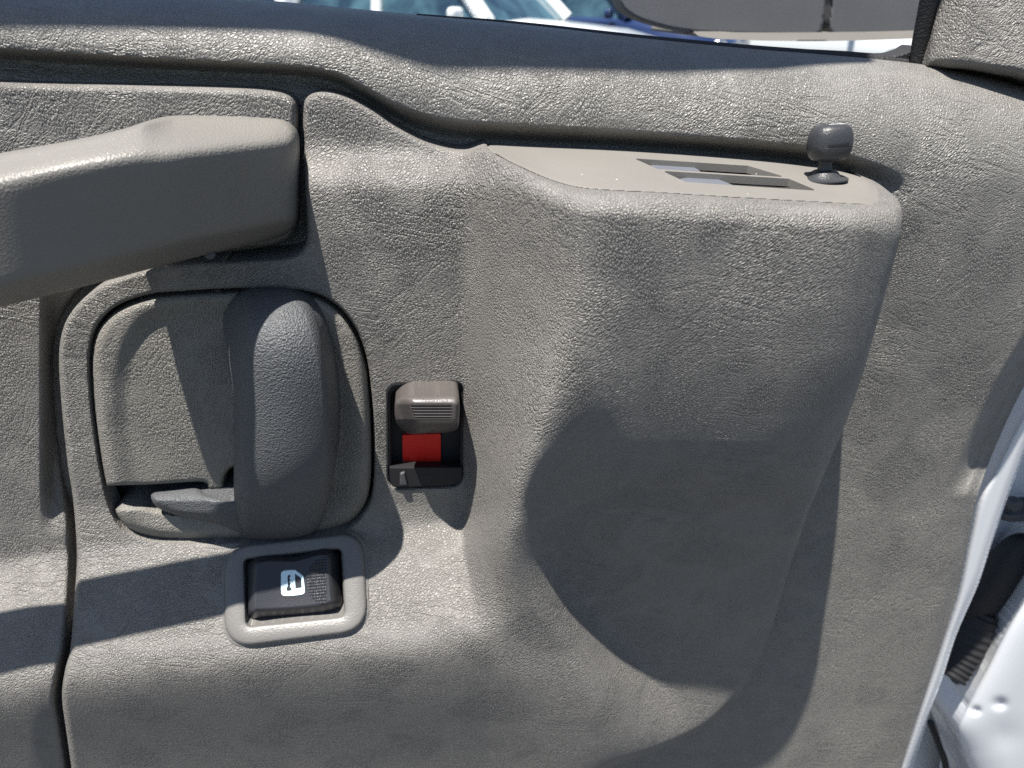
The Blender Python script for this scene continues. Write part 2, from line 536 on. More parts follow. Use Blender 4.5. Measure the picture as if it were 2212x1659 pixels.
def p_console(u, v):
    a = p_body(u, v)
    c = 8.1 - .3 * sm(460, 760, v) - 1.5 * sm(950, 1450, v) - 1.5 * sm(1450, 1850, v)
    w = ramp2((u - Xa(v)) / (Xb(v) - Xa(v)), .025, .11)
    p = a + (c - a) * np.clip(w, 0, 1)
    # hollow under the bulge
    D = 3.6 * (.45*np.clip((v - 650) / 450, 0, 1)**1.7 + .55 * ramp((v - 1060) / 420, .12)) * (1 - .28 * sm(1450, 1680, v))
    p = p - D * ramp((u - Xc(v)) / (Xd(v) - Xc(v)), .12)
    # right shoulder turns away towards the edge
    q = 1 - np.clip((Xr(v) - u) / 170, 0, 1)
    p = p - 1.5 * (1 - np.sqrt(np.clip(1 - .97 * q ** 2.0, 0, 1))) * sm(1150, 1350, u) * (1 - .75 * sm(850, 1150, v))
    # rolled rim below the mirror control plate
    s = np.clip((v - Vf(u)) / 62, 0, 1)
    rim = 1.5 * (1 - np.sqrt(np.clip(1 - (1 - s) ** 2, 0, 1))) * sm(1010, 1240, u)
    p = p - rim - .07 * np.clip(Vf(u) - v, 0, 60) * sm(1780, 1860, u)
    return p

R_edge = [(1939,432),(1948,456),(1947,500),(1937,545),(1908,650),(1872,780),(1832,900),(1786,1010),(1740,1125),(1700,1245),
          (1660,1380),(1625,1455),(1585,1512),(1530,1565),(1440,1612),(1290,1672),(1150,1760)]
console_outline = closed([(657,222),(672,203),(700,198),(745,208),(800,236),(850,270),(910,302),(960,318),(1010,325),(1050,321,1),
    (1100,347),(1150,371),(1200,391),(1250,404),(1300,409),(1400,414),(1600,426),(1780,436),(1870,440,1),(1880,436,1),(1862,381,1),(1890,392),(1918,412)] + R_edge
    + [(1000,1950,1),(190,1950,1),(160,1700),(140,1560),(134,1500),(140,1450),(152,1400),(160,1300),(166,1200),(158,1080),(146,1000),
       (132,860),(128,760),(140,700),(170,655),(220,615),(300,585),(420,565),(560,560),(640,550),(662,520),(660,420),(656,330)], n=7)
lock_hole = roundrect([(838,833),(1001,826),(1000,1050),(839,1056)], [22,22,26,26])
b = Buf()
bezel_pts = [(320,636),(400,628),(520,622),(640,626),(700,641),(752,684),(788,756),(803,850),(808,950),(807,1040),(796,1092),(760,1134),
             (690,1158),(560,1168),(400,1172),(320,1166),(268,1145),(242,1108),(222,1040),(205,940),(195,850),(193,760),(208,705),(250,662)]
bezel_hole = closed(bezel_pts)
switch_hole = roundrect([(505,1202),(762,1170),(772,1342),(508,1378)], 40, 12)
b.relief(console_outline, p_console, step=3.0, holes=[lock_hole, bezel_hole, switch_hole], fil=13, fh=.38, hfil=6, hfh=.12,
         back=lambda u, v: np.where((u > 1055) & (u < 1868) & (v < Vf(u) + 14), p_console(u, v) - .5, np.where((u > 230) & (u < 1002) & (v > 600) & (v < 1400), 0.9, -1.0)))
console = b.build('console_panel', M['vinyl'], door)

# ------------------------------------------------------------------ rear section of the trim, left of the seam
left_outline = closed([(-600,120,1),(-200,165),(0,178),(300,185),(520,191),(590,197),(627,209),(640,232),(641,300),(641,470),(630,510),(590,530),
    (450,552),(300,575),(210,602),(160,640),(128,700),(114,760),(117,860),(133,1000),(148,1100),(154,1200),(150,1300),(142,1400),(128,1450),(122,1500),
    (130,1560),(150,1700),(178,1950,1),(-600,1950,1)])
def p_left(u, v):
    a = p_ledge(u, v, base=1.6, top=6.2)
    a = a + 0.0
    # hollow beside the handle surround
    hol = sm(84, 122, u) * sm(560, 700, v) * (1 - sm(1020, 1165, v))
    a = a - 1.0 * hol
    a = a - .15 * sm(60, 150, u) * sm(1180, 1300, v)
    return a
b = Buf()
b.relief(left_outline, p_left, step=3.5, fil=16, fh=.45, back=lambda u, v: -0.3 + 0*u)
b.build('rear_trim_panel', M['vinyl'], door)

# ------------------------------------------------------------------ armrest / pull bar
arm_outline = closed([(-1150,660,1),(-700,520),(-300,395),(0,331),(150,304),(260,280),(330,258),(372,250),(450,250),(590,256),(622,264),(640,285),(644,320),
                      (645,400),(643,470),(634,497),(600,512),(540,528),(450,549),(350,574),(200,614),(0,664),(-300,740),(-700,850),(-1150,980,1)])
Vtop = curve([(-1150,660),(-700,520),(-300,395),(0,331),(150,304),(260,280),(330,258),(372,250),(450,250),(590,256),(640,262),(700,264)])
Vr = curve([(-1150,750),(-700,600),(-300,450),(0,385),(200,345),(400,318),(640,305),(700,304)])
Vbt = curve([(-1150,980),(-700,850),(-300,740),(0,664),(200,614),(350,574),(450,549),(540,528),(645,505),(700,500)])
pfr = curve([(-1150,9.2),(-700,9.1),(-300,8.9),(0,8.6),(200,8.0),(350,7.0),(450,5.8),(550,4.3),(620,3.1),(650,2.4),(700,2.3)])
pbk = curve([(-700,7.4),(-300,7.2),(0,7.0),(200,6.4),(300,5.4),(380,3.2),(650,2.0),(700,2.0)])
def p_arm(u, v):
    s = (v - Vtop(u)) / (Vr(u) - Vtop(u))
    f = pbk(u) + (pfr(u) - pbk(u)) * ramp(s, .16)
    q = (v - Vr(u)) / (Vbt(u) - Vr(u))
    f = f - 0.35 * np.clip(q, 0, 1) - 1.0 * ramp((q - .84) / .16, .12)
    # the end turns back towards the door
    
    return f
b = Buf()
bk = curve([(-700,7.2),(0,6.8),(200,6.3),(330,5.6),(420,4.2),(500,3.0),(600,1.8),(700,1.3)])
b.relief(arm_outline, p_arm, step=3.0, fil=12, fh=.5, back=lambda u, v: bk(u))
arm = b.build('armrest', M['arm'], door)
b = Buf()
xl, xr_ = -.128, -.098
def wpt(u, v, p): return Vector(unproj(u, v, p))
ml, mr_ = wpt(300, 640, 1.9), wpt(485, 480, 4.0)
zt_, zb_ = wpt(400, 300, 6.0).z - .012, wpt(450, 549, 6.0).z + .006
mv = []
for z_ in (zb_, zt_):
    mv += [(ml.x + .016, DC - .011, z_), (mr_.x + .012, DC - .011, z_), (mr_.x, DC - .050, z_), (ml.x - .015, DC - .050, z_)]
b.add(mv, [(3, 2, 1, 0), (4, 5, 6, 7), (0, 1, 5, 4), (1, 2, 6, 5), (2, 3, 7, 6), (3, 0, 4, 7)])
b.build('armrest_mount', M['arm'], arm, bevel=.004)
# chrome fixing screw tucked below the armrest
b = Buf()
c = at(455, 549, DC - .04)
b.lathe(c, [(0.0, -.001), (.0018, -.001), (.002, 0), (.002, .0015), (.001, .002)], 20, M=Matrix.Rotation(R(70), 3, 'X'))
b.build('screw', M['hinge'], arm)

# ------------------------------------------------------------------ door handle: dish, dark slot and lever
handle = empty('door_handle', tuple(at(520, 1165, DC - .015)))
handle.parent = door
handle.matrix_parent_inverse = Matrix.Translation(-door.location)
dish_out = closed([(325,641),(400,634),(520,629),(638,632),(696,647),(745,688),(780,758),(796,850),(801,950),(800,1038),(789,1086),(755,1127),
             (688,1151),(560,1161),(400,1165),(322,1158),(274,1138),(250,1105),(229,1040),(212,940),(202,850),(200,762),(214,710),(254,669)])
slot = closed([(226,1049,1),(330,1046),(430,1040),(447,1044),(452,1056),(500,1060),(505,1100),(400,1112),(330,1103),(300,1098),(244,1102,1)])
hole2 = closed([(486,1062),(482,1040),(490,1020),(505,1008),(520,1010),(522,1066)])
dish_c = closed([(285,760),(330,700),(420,680),(520,676),(640,690),(700,740),(735,860),(742,980),(720,1080),(600,1110),(420,1120),(310,1090),(280,980),(270,860)])
def p_dish(u, v):
    s, _, _ = sdf(dish_c, u, v)
    p = 2.45 - .20 * sm(-40, 12, s)
    p = p + 0.12 * sm(0, 160, s)
    return p
b = Buf()
b.relief(dish_out, p_dish, step=3.0, holes=[slot, hole2], fil=22, fh=.5, hfil=8, hfh=.15, back=lambda u, v: 0.3 + 0*u)
# floor behind the groove around the dish
dish = b.build('handle_dish', M['liner'], handle)
b = Buf()
b.relief(closed([(q[0] + (-4 if q[0] < 500 else 4), q[1] + (-4 if q[1] < 900 else 4)) for q in bezel_pts]), lambda u, v: 0.35 + 0*u, step=12)
b.build('handle_recess', M['black'], handle)
# lip along the left of the slot
b = Buf()
b.relief(closed([(214,1040),(226,1046),(246,1100),(250,1118),(240,1112)]), lambda u, v: 1.4 + 0*u, step=2, fil=4, fh=.1, back=lambda u, v: .4+0*u)
b.build('slot_lip', M['black'], handle)

lever_out = closed([(481,690),(488,655),(510,634),(545,626),(600,625),(640,632),(668,655),(688,700),(704,765),(717,850),(724,930),
                    (720,1020),(708,1080),(693,1130),(668,1156),(620,1166),(560,1169),(526,1164),(512,1145),(506,1100),(505,1000),(505,900),(502,830),(490,755)])
hook_out = closed([(326,1070),(333,1060),(360,1054),(400,1051),(425,1053),(445,1066),(500,1080),(530,1076),(530,1150),(470,1132),(400,1118),(350,1102),(332,1088)])
Lc = curve([(600,575),(700,590),(900,612),(1050,612),(1200,600)])
Lw = curve([(600,85),(700,100),(900,112),(1050,112),(1200,100)])
def p_lever(u, v):
    x = (u - Lc(v)) / Lw(v)
    ends = 1 - np.clip((np.abs(v - 892) / 292), 0, 1) ** 4
    p = 2.3 + 3.6 * ends - 0.75 * np.clip(x, -1.2, 1.2) ** 2 * 1.0
    # flat left flank
    p = p - 1.3 * (1 - sm(478, 540, u)) * (1 - .4*sm(700, 800, v))
    return p
b = Buf()
b.relief(lever_out, p_lever, step=2.5, fil=22, fh=.75, back=lambda u, v: np.where(v < 760, .9, 1.6))
b.build('handle_lever', M['lever'], handle)
b = Buf()
def p_hook(u, v):
    return 2.8 + .9 * sm(330, 520, u) - 1.0*sm(40, 0, (v - 1045)*1.0) - .3*np.clip((v-1105)/30, 0, 1)
b.relief(hook_out, p_hook, step=2.5, fil=16, fh=.4, back=lambda u, v: .8+0*u)
b.build('finger_hook', M['lever'], handle)

# ------------------------------------------------------------------ door lock
lock = empty('door_lock', tuple(at(920, 1050, DC - .015)))
lock.parent = door
lock.matrix_parent_inverse = Matrix.Translation(-door.location)
def shrink(poly, k):
    c = poly.mean(0)
    d = poly - c
    L = np.linalg.norm(d, axis=1, keepdims=True)
    return c + d * (L - k) / L
b = Buf()
b.relief(shrink(lock_hole, 1), lambda u, v: p_console(u, v) - .13, step=2, holes=[shrink(lock_hole, 9)], hfil=3, hfh=.06, back=lambda u, v: .2+0*u)
b.relief(shrink(lock_hole, 4), lambda u, v: 1.1 + 1.1*sm(992, 1012, v) + 0*u, step=2)
b.build('lock_housing', M['black'], lock)
b = Buf()
b.relief(roundrect([(869,940),(952,937),(952,1005),(870,1010)], 2), lambda u, v: 1.25 + 0*u, step=2, back=lambda u, v: 1.0+0*u)
b.build('red_indicator', M['red'], lock)
nub_out = closed([(853,872),(862,858),(880,855),(930,854),(975,853),(988,857),(993,870),(992,905),(989,925),(975,933),(930,936),(885,937),(868,928),(856,912)])
def p_nub(u, v):
    # raised face with chamfered left side and five ribs
    p = 3.2 + .75 * ramp((u - 856 - .28*(v-855)) / 26, .2) 
    p = p + .0 - 0.9*sm(905, 934, v) + 0.25*sm(853, 875, v)
    rib = (np.sin((v - 870) / 6.3 * 2 * math.pi) * .5 + .5) * (v > 872) * (v < 903) * (u > 886 + .35*(v-872)) * (u < 976)
    return p - .07 * rib
b = Buf()
b.relief(nub_out, p_nub, step=1.25, fil=11, fh=.4, back=lambda u, v: .9+0*u)
b.build('lock_slider', M['slider'], lock)
b = Buf()
b.relief(roundrect([(864,1023),(874,1020),(880,1048),(863,1050)], 2), lambda u, v: 2.35+0*u, step=1.5, fil=2, fh=.05, back=lambda u, v: .6+0*u)
b.build('lock_rib', fine_mat('rib_plastic', (.07, .07, .075), .5), lock)

# ------------------------------------------------------------------ window switch on the ledge
switch = empty('window_switch', tuple(at(640, 1380, DC - .03)))
switch.parent = door
switch.matrix_parent_inverse = Matrix.Translation(-door.location)
sw_out = roundrect([(482,1182),(786,1148),(796,1362),(486,1402)], [62,52,58,62], 12)
sw_in = roundrect([(528,1209),(736,1186),(744,1330),(533,1352)], [10,10,12,12], 6)
b = Buf()
def p_ring(u, v):
    s, _, _ = sdf(sw_in, u, v)
    d = -s
    return p_ledge(u, v) + 0.08 + .22*np.sqrt(np.clip(1 - ((d - 22) / 30) ** 2, 0, 1))
b.relief(sw_out, p_ring, step=2.2, holes=[sw_in], fil=8, fh=.12, hfil=5, hfh=.15, back=lambda u, v: p_ledge(u, v) - 1.3)
b.relief(roundrect([(478,1178),(790,1143),(801,1366),(482,1407)], [62,52,58,62], 12), lambda u, v: p_ledge(u, v) + 0.05, step=3,
         holes=[shrink(sw_out, 3)], fil=3, fh=.04, back=lambda u, v: p_ledge(u, v) - .3)
b.build('switch_bezel', M['bezel'], switch)
b = Buf()
b.relief(shrink(sw_in, -9), lambda u, v: p_ledge(u, v) - 1.1, step=5)
b.build('switch_well', M['black'], switch)
rk_out = roundrect([(531,1213),(733,1191),(740,1326),(537,1347)], [8,8,10,10], 5)
rk_top = closed([(560,1214),(640,1209),(704,1196),(712,1240),(716,1288),(715,1302),(660,1313),(560,1319),(548,1316),(550,1260)])
def rocker(u, v):
    uc = (u - 634) / 85
    vc = (v - 1262 + .1*(u-634)) / 60
    s, _, _ = sdf(rk_top, u, v)
    top = .42 + .16 * uc**2 - .06*vc + .03*vc**2
    side = 1.3 * sm(6, -42, s)
    return p_ledge(u, v) + top - side
def p_rocker(u, v):
    base = rocker(u, v)
    # raised dots for grip on the right end
    inside = ((u - 708) / 46) ** 2 + ((v - 1255) / 52) ** 2 < 1
    inside &= (u > 664) & (u < 704)
    du = ((u - 660) % 6.6) / 6.6 - .5
    dv = ((v + .1*(u-634) - 1200) % 6.6) / 6.6 - .5
    dots = np.clip(1 - (du**2 + dv**2) * 6, 0, 1)
    return base + .05 * dots * inside
b = Buf()
b.relief(rk_out, p_rocker, step=1.25, fil=3, fh=.1, back=lambda u, v: p_ledge(u, v) - .9)
b.build('rocker_button', M['dark'], switch)
# printed pictogram: a door with a window and a scale
b = Buf()
ic_out = closed([(607,1239,1),(612,1234),(637,1232,1),(655,1245,1),(658,1279),(652,1284),(614,1287),(608,1282)], 4)
ic_w = closed([(637,1239,1),(651,1249,1),(652,1271,1),(638,1273,1)], 2)
ic_s = closed([(622,1243),(626,1242),(628,1246),(625,1249),(628,1253),(625,1257),(628,1262),(626,1266),(630,1272),(629,1277),(620,1278),(619,1272),(622,1264),(621,1252)], 3)
b.relief(ic_out, lambda u, v: rocker(u, v) + .028, step=1.0, holes=[ic_w, ic_s], back=lambda u, v: rocker(u, v) - .02)
b.build('window_pictogram', M['icon'], switch)

# ------------------------------------------------------------------ mirror control plate
mirror_ctl = empty('mirror_control', tuple(at(1600, 420, DC - .045)))
mirror_ctl.parent = door
mirror_ctl.matrix_parent_inverse = Matrix.Translation(-door.location)
plate_out = closed([(1053,319),(1062,313),(1090,312),(1250,318),(1400,326),(1600,341),(1740,356),(1830,374),(1870,387),(1900,404),(1926,428),(1928,440),(1915,444),
                 (1870,444),(1780,440),(1600,430),(1400,418),(1300,413),(1249,407),(1198,394),(1148,374),(1098,350)])
Vpb = curve([(1000,308),(1090,312),(1250,318),(1400,326),(1600,341),(1740,356),(1830,374),(1870,387),(1900,404),(1930,420)])
def p_plate(u, v):
    f = Vf(u); k = Vpb(u)
    s = np.clip((v - k) / np.maximum(f - k, 6), 0, 1)
    bk_ = 0.9 + 2.6*sm(1740, 1930, u)
    front = p_console(u, Vf(u)) - .05
    return bk_ + (front - bk_) * s + .06
sl1 = closed([(1369,342,1),(1616,358,1),(1699,383,1),(1421,365,1)], 3)
sl2 = closed([(1430,369,1),(1704,386,1),(1766,412,1),(1640,404,1),(1481,393,1)], 3)
b = Buf()
b.relief(plate_out, p_plate, step=1.6, holes=[sl1, sl2], fil=13, fh=.28, back=lambda u, v: 0*u, down=.003)
b.build('control_plate', M['plate'], mirror_ctl)
b = Buf()
def slot_floor(x0, x1, xr):
    def f(u, v):
        t = sm(x1, xr, u)
        return p_plate(u, v) - 1.35 * (1 - t) - .03 + 0*u
    return f
b.relief(shrink(sl1, -6), slot_floor(0, 1606, 1702), step=2)
b.relief(shrink(sl2, -6), slot_floor(0, 1690, 1768), step=2)
b.build('switch_pocket', fine_mat('pocket_plastic', (.045, .042, .038), .5, depth=.3), mirror_ctl)  # dark floor colour stands in for the shade inside the slots
for ou in ([(1404,359),(1425,352),(1450,349),(1475,352),(1495,359),(1512,371),(1423,366)], [(1466,388),(1490,383),(1510,381),(1540,385),(1562,391),(1584,402),(1480,395)]):
    b = Buf()
    b.relief(closed(ou, 5), lambda u, v: p_plate(u, v) - .75, step=1.5, back=lambda u, v: 0*u, down=.0015)
    b.build('rocker_switch', fine_mat('grey_rocker', (.13, .14, .165), .3, depth=.4), mirror_ctl)

# joystick: flange, stem and squarish cap
kb = Vector(unproj(1775, 387, float(p_plate(np.array([1775.]), np.array([387.]))[0])))
axial = (kb - Vector((0, 0, EYE))).length * .965
pxm = axial / FPX                                      # metres per picture unit at the knob
T = Matrix.Rotation(R(-3), 3, 'Y') @ Matrix.Rotation(R(-4), 3, 'X')
b = Buf()
b.lathe(kb + T @ Vector((4*pxm, 0, 0)), [(44*pxm, -2*pxm), (44*pxm, 1*pxm), (38*pxm, 3*pxm), (30*pxm, 5*pxm), (24*pxm, 14*pxm), (19*pxm, 17*pxm), (14*pxm, 18*pxm), (12*pxm, 26*pxm), (12*pxm, 50*pxm)], 40, sq=2.3, M=T)
knob = b.build('mirror_joystick', M['knob'], mirror_ctl)
b = Buf()
prof = [(1,42),(26,42.5),(36,45),(43,52),(47,64),(48,71),(47.2,71.6),(48,72.2),(48,82),(46,94),(42,105),(36,111),(28,113.6),(14,115),(1,115.2)]
b.lathe(kb + T @ Vector((8*pxm, 0, -4*pxm)), [(r*pxm*.86, z*pxm*.93) for r, z in prof], 56, sq=2.5, M=T, sy=.85)
b.build('joystick_cap', M['knob'], knob)
# raised arrow mark on top of the cap
b = Buf()
b.box(kb + T @ Vector((12*pxm, -8*pxm, 103*pxm)), (14*pxm, 1.2*pxm, .8*pxm), M=T)
b.build('cap_mark', fine_mat('cap_mark_paint', (.75, .75, .76), .4, depth=.1), knob)

# ------------------------------------------------------------------ window seal, frame, sail panel
b = Buf()
path = []
for u in np.linspace(900, 1985, 60):
    path.append(unproj(u, float(Vt(u)) + 3 + 6*(u-900)/1085, -2.9))
b.tube([(x, y + .004, z) for x, y, z in path], lambda i: .0012 + .0028*i/60, 10)
b.build('window_seal', M['rubber'], door)
b = Buf()
seal2 = closed([(1560,100),(1700,106),(1850,113),(1930,118),(1962,110),(1985,100),(1990,150),(1900,140),(1700,126),(1560,112)])
b.relief(seal2, lambda u, v: -3.1 + 0*u, step=3, fil=6, fh=.2, back=lambda u, v: -4.5+0*u)
b.build('seal_corner', M['rubber'], door)

def ext(u, v, p):
    return Vector(unproj(u, v, p))
b = Buf()
post = [ext(1983, 150, -2.9), ext(1990, 90, -2.8), ext(2011, -20, -2.4)]
dirp = (post[2] - post[1]).normalized()
post.append(post[2] + dirp * .5)
b.tube(post, .0032, 10, sx=1.3)
b.build('window_channel', M['rubber'], door)
sail_out = closed([(1998,146,1),(2007,90),(2030,-30),(2100,-300,1),(2700,-300,1),(2700,330,1),(2330,215),(2212,172),(2150,160),(2090,150),(2040,147)])
b = Buf()
def p_sail(u, v):
    x0 = 1998 + (146 - v) * .2
    return -2.6 + .9*np.clip((v + 120)/260, 0, 1) + .9*sm(0, 70, u - x0) - .7*(1 - sm(-60, 0, -(v - (float(0) + 150 + .25*(u-2100)*(u > 2100)) ))) * 0 + .5*sm(0, 300, u - x0)
b.relief(sail_out, p_sail, step=3.5, fil=26, fh=.6, back=lambda u, v: -3.4+0*u)
b.build('sail_panel', M['vinyl'], door)
b = Buf()
gap = closed([(1960,142,1),(1990,128),(2060,140),(2130,152),(2212,170),(2330,220),(2500,300),(2500,330,1),(2212,200),(2100,165)])
b.relief(gap, lambda u, v: -2.9 + 0*u, step=4, back=lambda u, v: -4+0*u)
b.build('sail_gasket', M['rubber'], door)

# frame of the window above the sill: header leaning inboard, outside the picture
def pbk_at(u, v): return Vector(unproj(u, v, float(p_back(np.array([float(u)]), np.array([float(v)]))[0])))
HH = .42
hp = [q - SUN * (HH / -SUN.z) for q in (Vector(unproj(-900, 175, 1.1)), Vector(unproj(60, 181, 1.1)), Vector(unproj(680, 199, .6)), pbk_at(950, 176), pbk_at(1450, 173), pbk_at(1680, 160), pbk_at(1860, 141))]
hp.append(hp[-1] + (hp[-1] - hp[-2]) * .25)
hv = []
for q in hp:
    for dy, dz in ((0, -.02), (.10, -.03), (.11, .04), (.02, .045)):
        hv.append(tuple(q + Vector((0, dy, dz + .02))))
hf = [(4*i+k, 4*i+(k+1) % 4, 4*i+4+(k+1) % 4, 4*i+4+k) for i in range(len(hp)-1) for k in range(4)]
hf += [(3, 2, 1, 0), tuple(4*(len(hp)-1)+k for k in range(4))]
b = Buf()
white, wnt, wb = base_mat('white_car_paint', (.74, .76, .79), .22, coat=.6)
nz = N(wnt, 'ShaderNodeTexNoise', Scale=9.0, Detail=4.0); tcw = N(wnt, 'ShaderNodeTexCoord')
wnt.links.new(tcw.outputs['Object'], nz.inputs['Vector'])
mrw = N(wnt, 'ShaderNodeMapRange'); mrw.inputs['To Min'].default_value = .18; mrw.inputs['To Max'].default_value = .34
wnt.links.new(nz.outputs[0], mrw.inputs['Value']); wnt.links.new(mrw.outputs[0], wb.inputs['Roughness'])
b.add(hv, hf)
b.build('window_frame', white, door, bevel=.006)
b = Buf()
e0, e1 = hp[0], hp[-1]
b.tube([(e0.x + .02, DC + .03, EYE - .05), (e0.x + .01, DC + .02, EYE + .25), (e0.x, e0.y + .05, e0.z)], .022, 12)
b.build('frame_post', M['rubber'], door)
b = Buf()
b.tube([tuple(post[1] + Vector((.03, .02, 0))), tuple(post[2] + Vector((.035, .02, .05))), (e1.x - .01, e1.y + .06, e1.z)], .012, 12)
b.build('frame_post', M['rubber'], door)

# outer skin of the door
shell_mat = white
b = Buf()
sh_out = closed([(2420,560),(2300,760),(2212,880),(2150,1000),(2112,1075),(2088,1170),(2060,1300),(2022,1420),(1985,1530),(1942,1659),(1850,1900,1),
                 (1870,1900,1),(1963,1659),(2001,1554),(2033,1473),(2066,1372),(2112,1266),(2142,1176),(2190,1040),(2250,900),(2460,560)])
def p_shell(u, v):
    s, _, _ = sdf(sh_out, u, v)
    return -2.2 - 2.0*sm(26, 0, s)*0 + 0*u
b.relief(sh_out, lambda u, v: -1.6 + 0*u, step=3, fil=20, fh=.9, back=lambda u, v: -7 + 0*u)
b.build('door_edge', white, door)
# outer sheet that closes the door behind the trim
b = Buf()
x0, x1 = -.95, .30
zt = EYE - .02
pts = []
b.box((-.42, DC + .075, EYE - .50), (.52, .012, .46))
b.build('door_skin', white, door, bevel=.006)

# ------------------------------------------------------------------ outside mirror on the door
b = Buf()
mc = at(1700, -120, .62)
hw, hd, hh = .20, .05, .135
def rbox(buf, c, h, r, n=10, M_=None, taper=0.0):
    """rounded box: superellipsoid"""
    vv, ff = [], []
    nu_, nv_ = 4*n, 2*n
    ex = r
    def sg(x, e_): return math.copysign(abs(x)**e_, x)
    for i in range(nv_+1):
        ph = -math.pi/2 + math.pi*i/nv_
        for k in range(nu_):
            th_ = 2*math.pi*k/nu_
            x = sg(math.cos(ph), ex)*sg(math.cos(th_), ex)*h[0]
            y = sg(math.cos(ph), ex)*sg(math.sin(th_), ex)*h[1]
            z = sg(math.sin(ph), ex)*h[2]
            x *= 1 + taper * z / h[2]
            q = Vector((x, y, z))
            if M_ is not None: q = M_ @ q
            vv.append(tuple(q + Vector(c)))
    for i in range(nv_):
        for k in range(nu_):
            ff.append((i*nu_+k, i*nu_+(k+1) % nu_, (i+1)*nu_+(k+1) % nu_, (i+1)*nu_+k))
    buf.add(vv, ff)
YM = .56
def mpt(u, v): return at(u, v, YM)
mhouse = fine_mat('mirror_housing_plastic', (.135, .137, .145), .6, depth=.2, sc=700)
b = Buf()
b.relief(closed([(1336,-420,1),(1332,-60),(1336,0),(1350,24),(1390,47),(1480,69),(1600,76),(1700,78),(1762,77),(1776,66),(1783,0),(1800,-420,1)]),
         lambda u, v: -25 + 0*u, step=3, fil=7, fh=.4, back=lambda u, v: -27.5+0*u)
side_mirror = b.build('side_mirror', mhouse, door)
b = Buf()
b.relief(closed([(1808,-420,1),(1796,0),(1790,60),(1800,76),(1850,77),(2000,72),(2060,68,1),(2060,-420,1)]),
         lambda u, v: -25.2 + 0*u, step=3, fil=7, fh=.4, back=lambda u, v: -35+0*u)
b.build('mirror_arm', mhouse, side_mirror)
b = Buf()
b.relief(closed([(1500,66),(1600,70),(1760,70),(1900,68),(2060,62,1),(2060,80,1),(1900,86),(1760,89),(1600,86),(1510,78)]),
         lambda u, v: -25.2 + 2.2*np.clip((v-66)/20, 0, 1), step=4, fil=0, fh=.7, back=lambda u, v: -36+0*u)
b.build('mirror_lip', fine_mat('mirror_lip_plastic', (.12, .115, .105), .6, depth=.2, sc=700), side_mirror)

# ------------------------------------------------------------------ van body beyond the open door
body = door
YB = DC + .10
b = Buf()
pil_out = closed([(1880,1900,1),(1990,1600),(2050,1380),(2110,1150),(2180,900),(2300,650),(2800,650,1),(2800,1950,1)])
b.relief(pil_out, lambda u, v: -13 - 3.0*sm(1450, 1500, v + .25*(u-2000)) + 0*u, step=6, back=lambda u, v: -18+0*u)
paint_shade, _, _ = base_mat('shaded_white_paint', (.55, .60, .66), .3, coat=.4)  # unused copy of the white paint with bluish shade in its colour
b.build('hinge_pillar', white, body)
b = Buf()
fen = closed([(2060,1950,1),(2106,1710),(2081,1628),(2066,1579),(2091,1519),(2137,1428),(2182,1343),(2230,1265),(2300,1160),(2420,1000),(2800,900,1),(2800,1950,1)])
def p_fen(u, v):
    x0 = curve([(900,2500),(1160,2300),(1265,2230),(1343,2182),(1428,2137),(1519,2091),(1579,2066),(1628,2081),(1710,2106),(1950,2060)])(v)
    d = u - x0
    p = -8.6 + 1.3*np.sqrt(np.clip(1 - (1 - np.clip(d/90, 0, 1))**2, 0, 1))
    for (a, c, r, k) in ((2160, 1520, 14, .25), (2108, 1535, 10, .2), (2170, 1590, 40, .12)):
        p = p - k*np.exp(-(((u-a)/r)**2 + ((v-c)/(r*.8))**2))
    return p
b.relief(fen, p_fen, step=2.5, back=lambda u, v: -14+0*u)
b.build('fender', white, body)
b = Buf()
b.box((.462, .45, EYE - .20), (.085, .098, .03))  # unseen box added above the hinge pillar to keep it in shade
b.build('pillar_shade_box', white, body, bevel=.01)
# black rubber wiring boot with folds between door and pillar
b = Buf()
p1, p2 = at(2040, 1455, DC + .09), at(2115, 1315, DC + .11)
n_ = 90
path = [p1.lerp(p2, i/(n_-1)) + Vector((0, 0, -.006*math.sin(math.pi*i/(n_-1)))) for i in range(n_)]
b.tube(path, lambda i: .019 + .0007*math.sin(i*.7) - .004*abs(i/n_-.5), 28)
b.build('wiring_boot', M['black'], body)
b = Buf()
rbox(b, at(2152, 1255, DC + .108), (.017, .012, .050), .7, 12, Matrix.Rotation(R(14), 3, 'Y'))  # solid black block standing in for the shaded opening beside the boot
b.build('dark_opening_block', M['black'], body)
b = Buf()
rbox(b, at(2105, 1435, DC + .108), (.012, .010, .026), .7, 10, Matrix.Rotation(R(34), 3, 'Y'))
b.build('latch_strap', M['hinge'], body)
b = Buf()
rbox(b, at(2200, 1100, DC + .12), (.022, .012, .005), .5, 8)
b.lathe(at(2190, 1088, DC + .11), [(0, -.004), (.005, -.004), (.006, 0), (.005, .004), (.002, .005)], 18, M=Matrix.Rotation(R(90), 3, 'X'))
b.build('door_hinge', M['hinge'], body)
b = Buf()
b.tube([at(2010, 1560, DC+.12), at(2040, 1640, DC+.12), at(2060, 1760, DC+.12)], .0035, 10)
b.build('pillar_seal', M['rubber'], body)

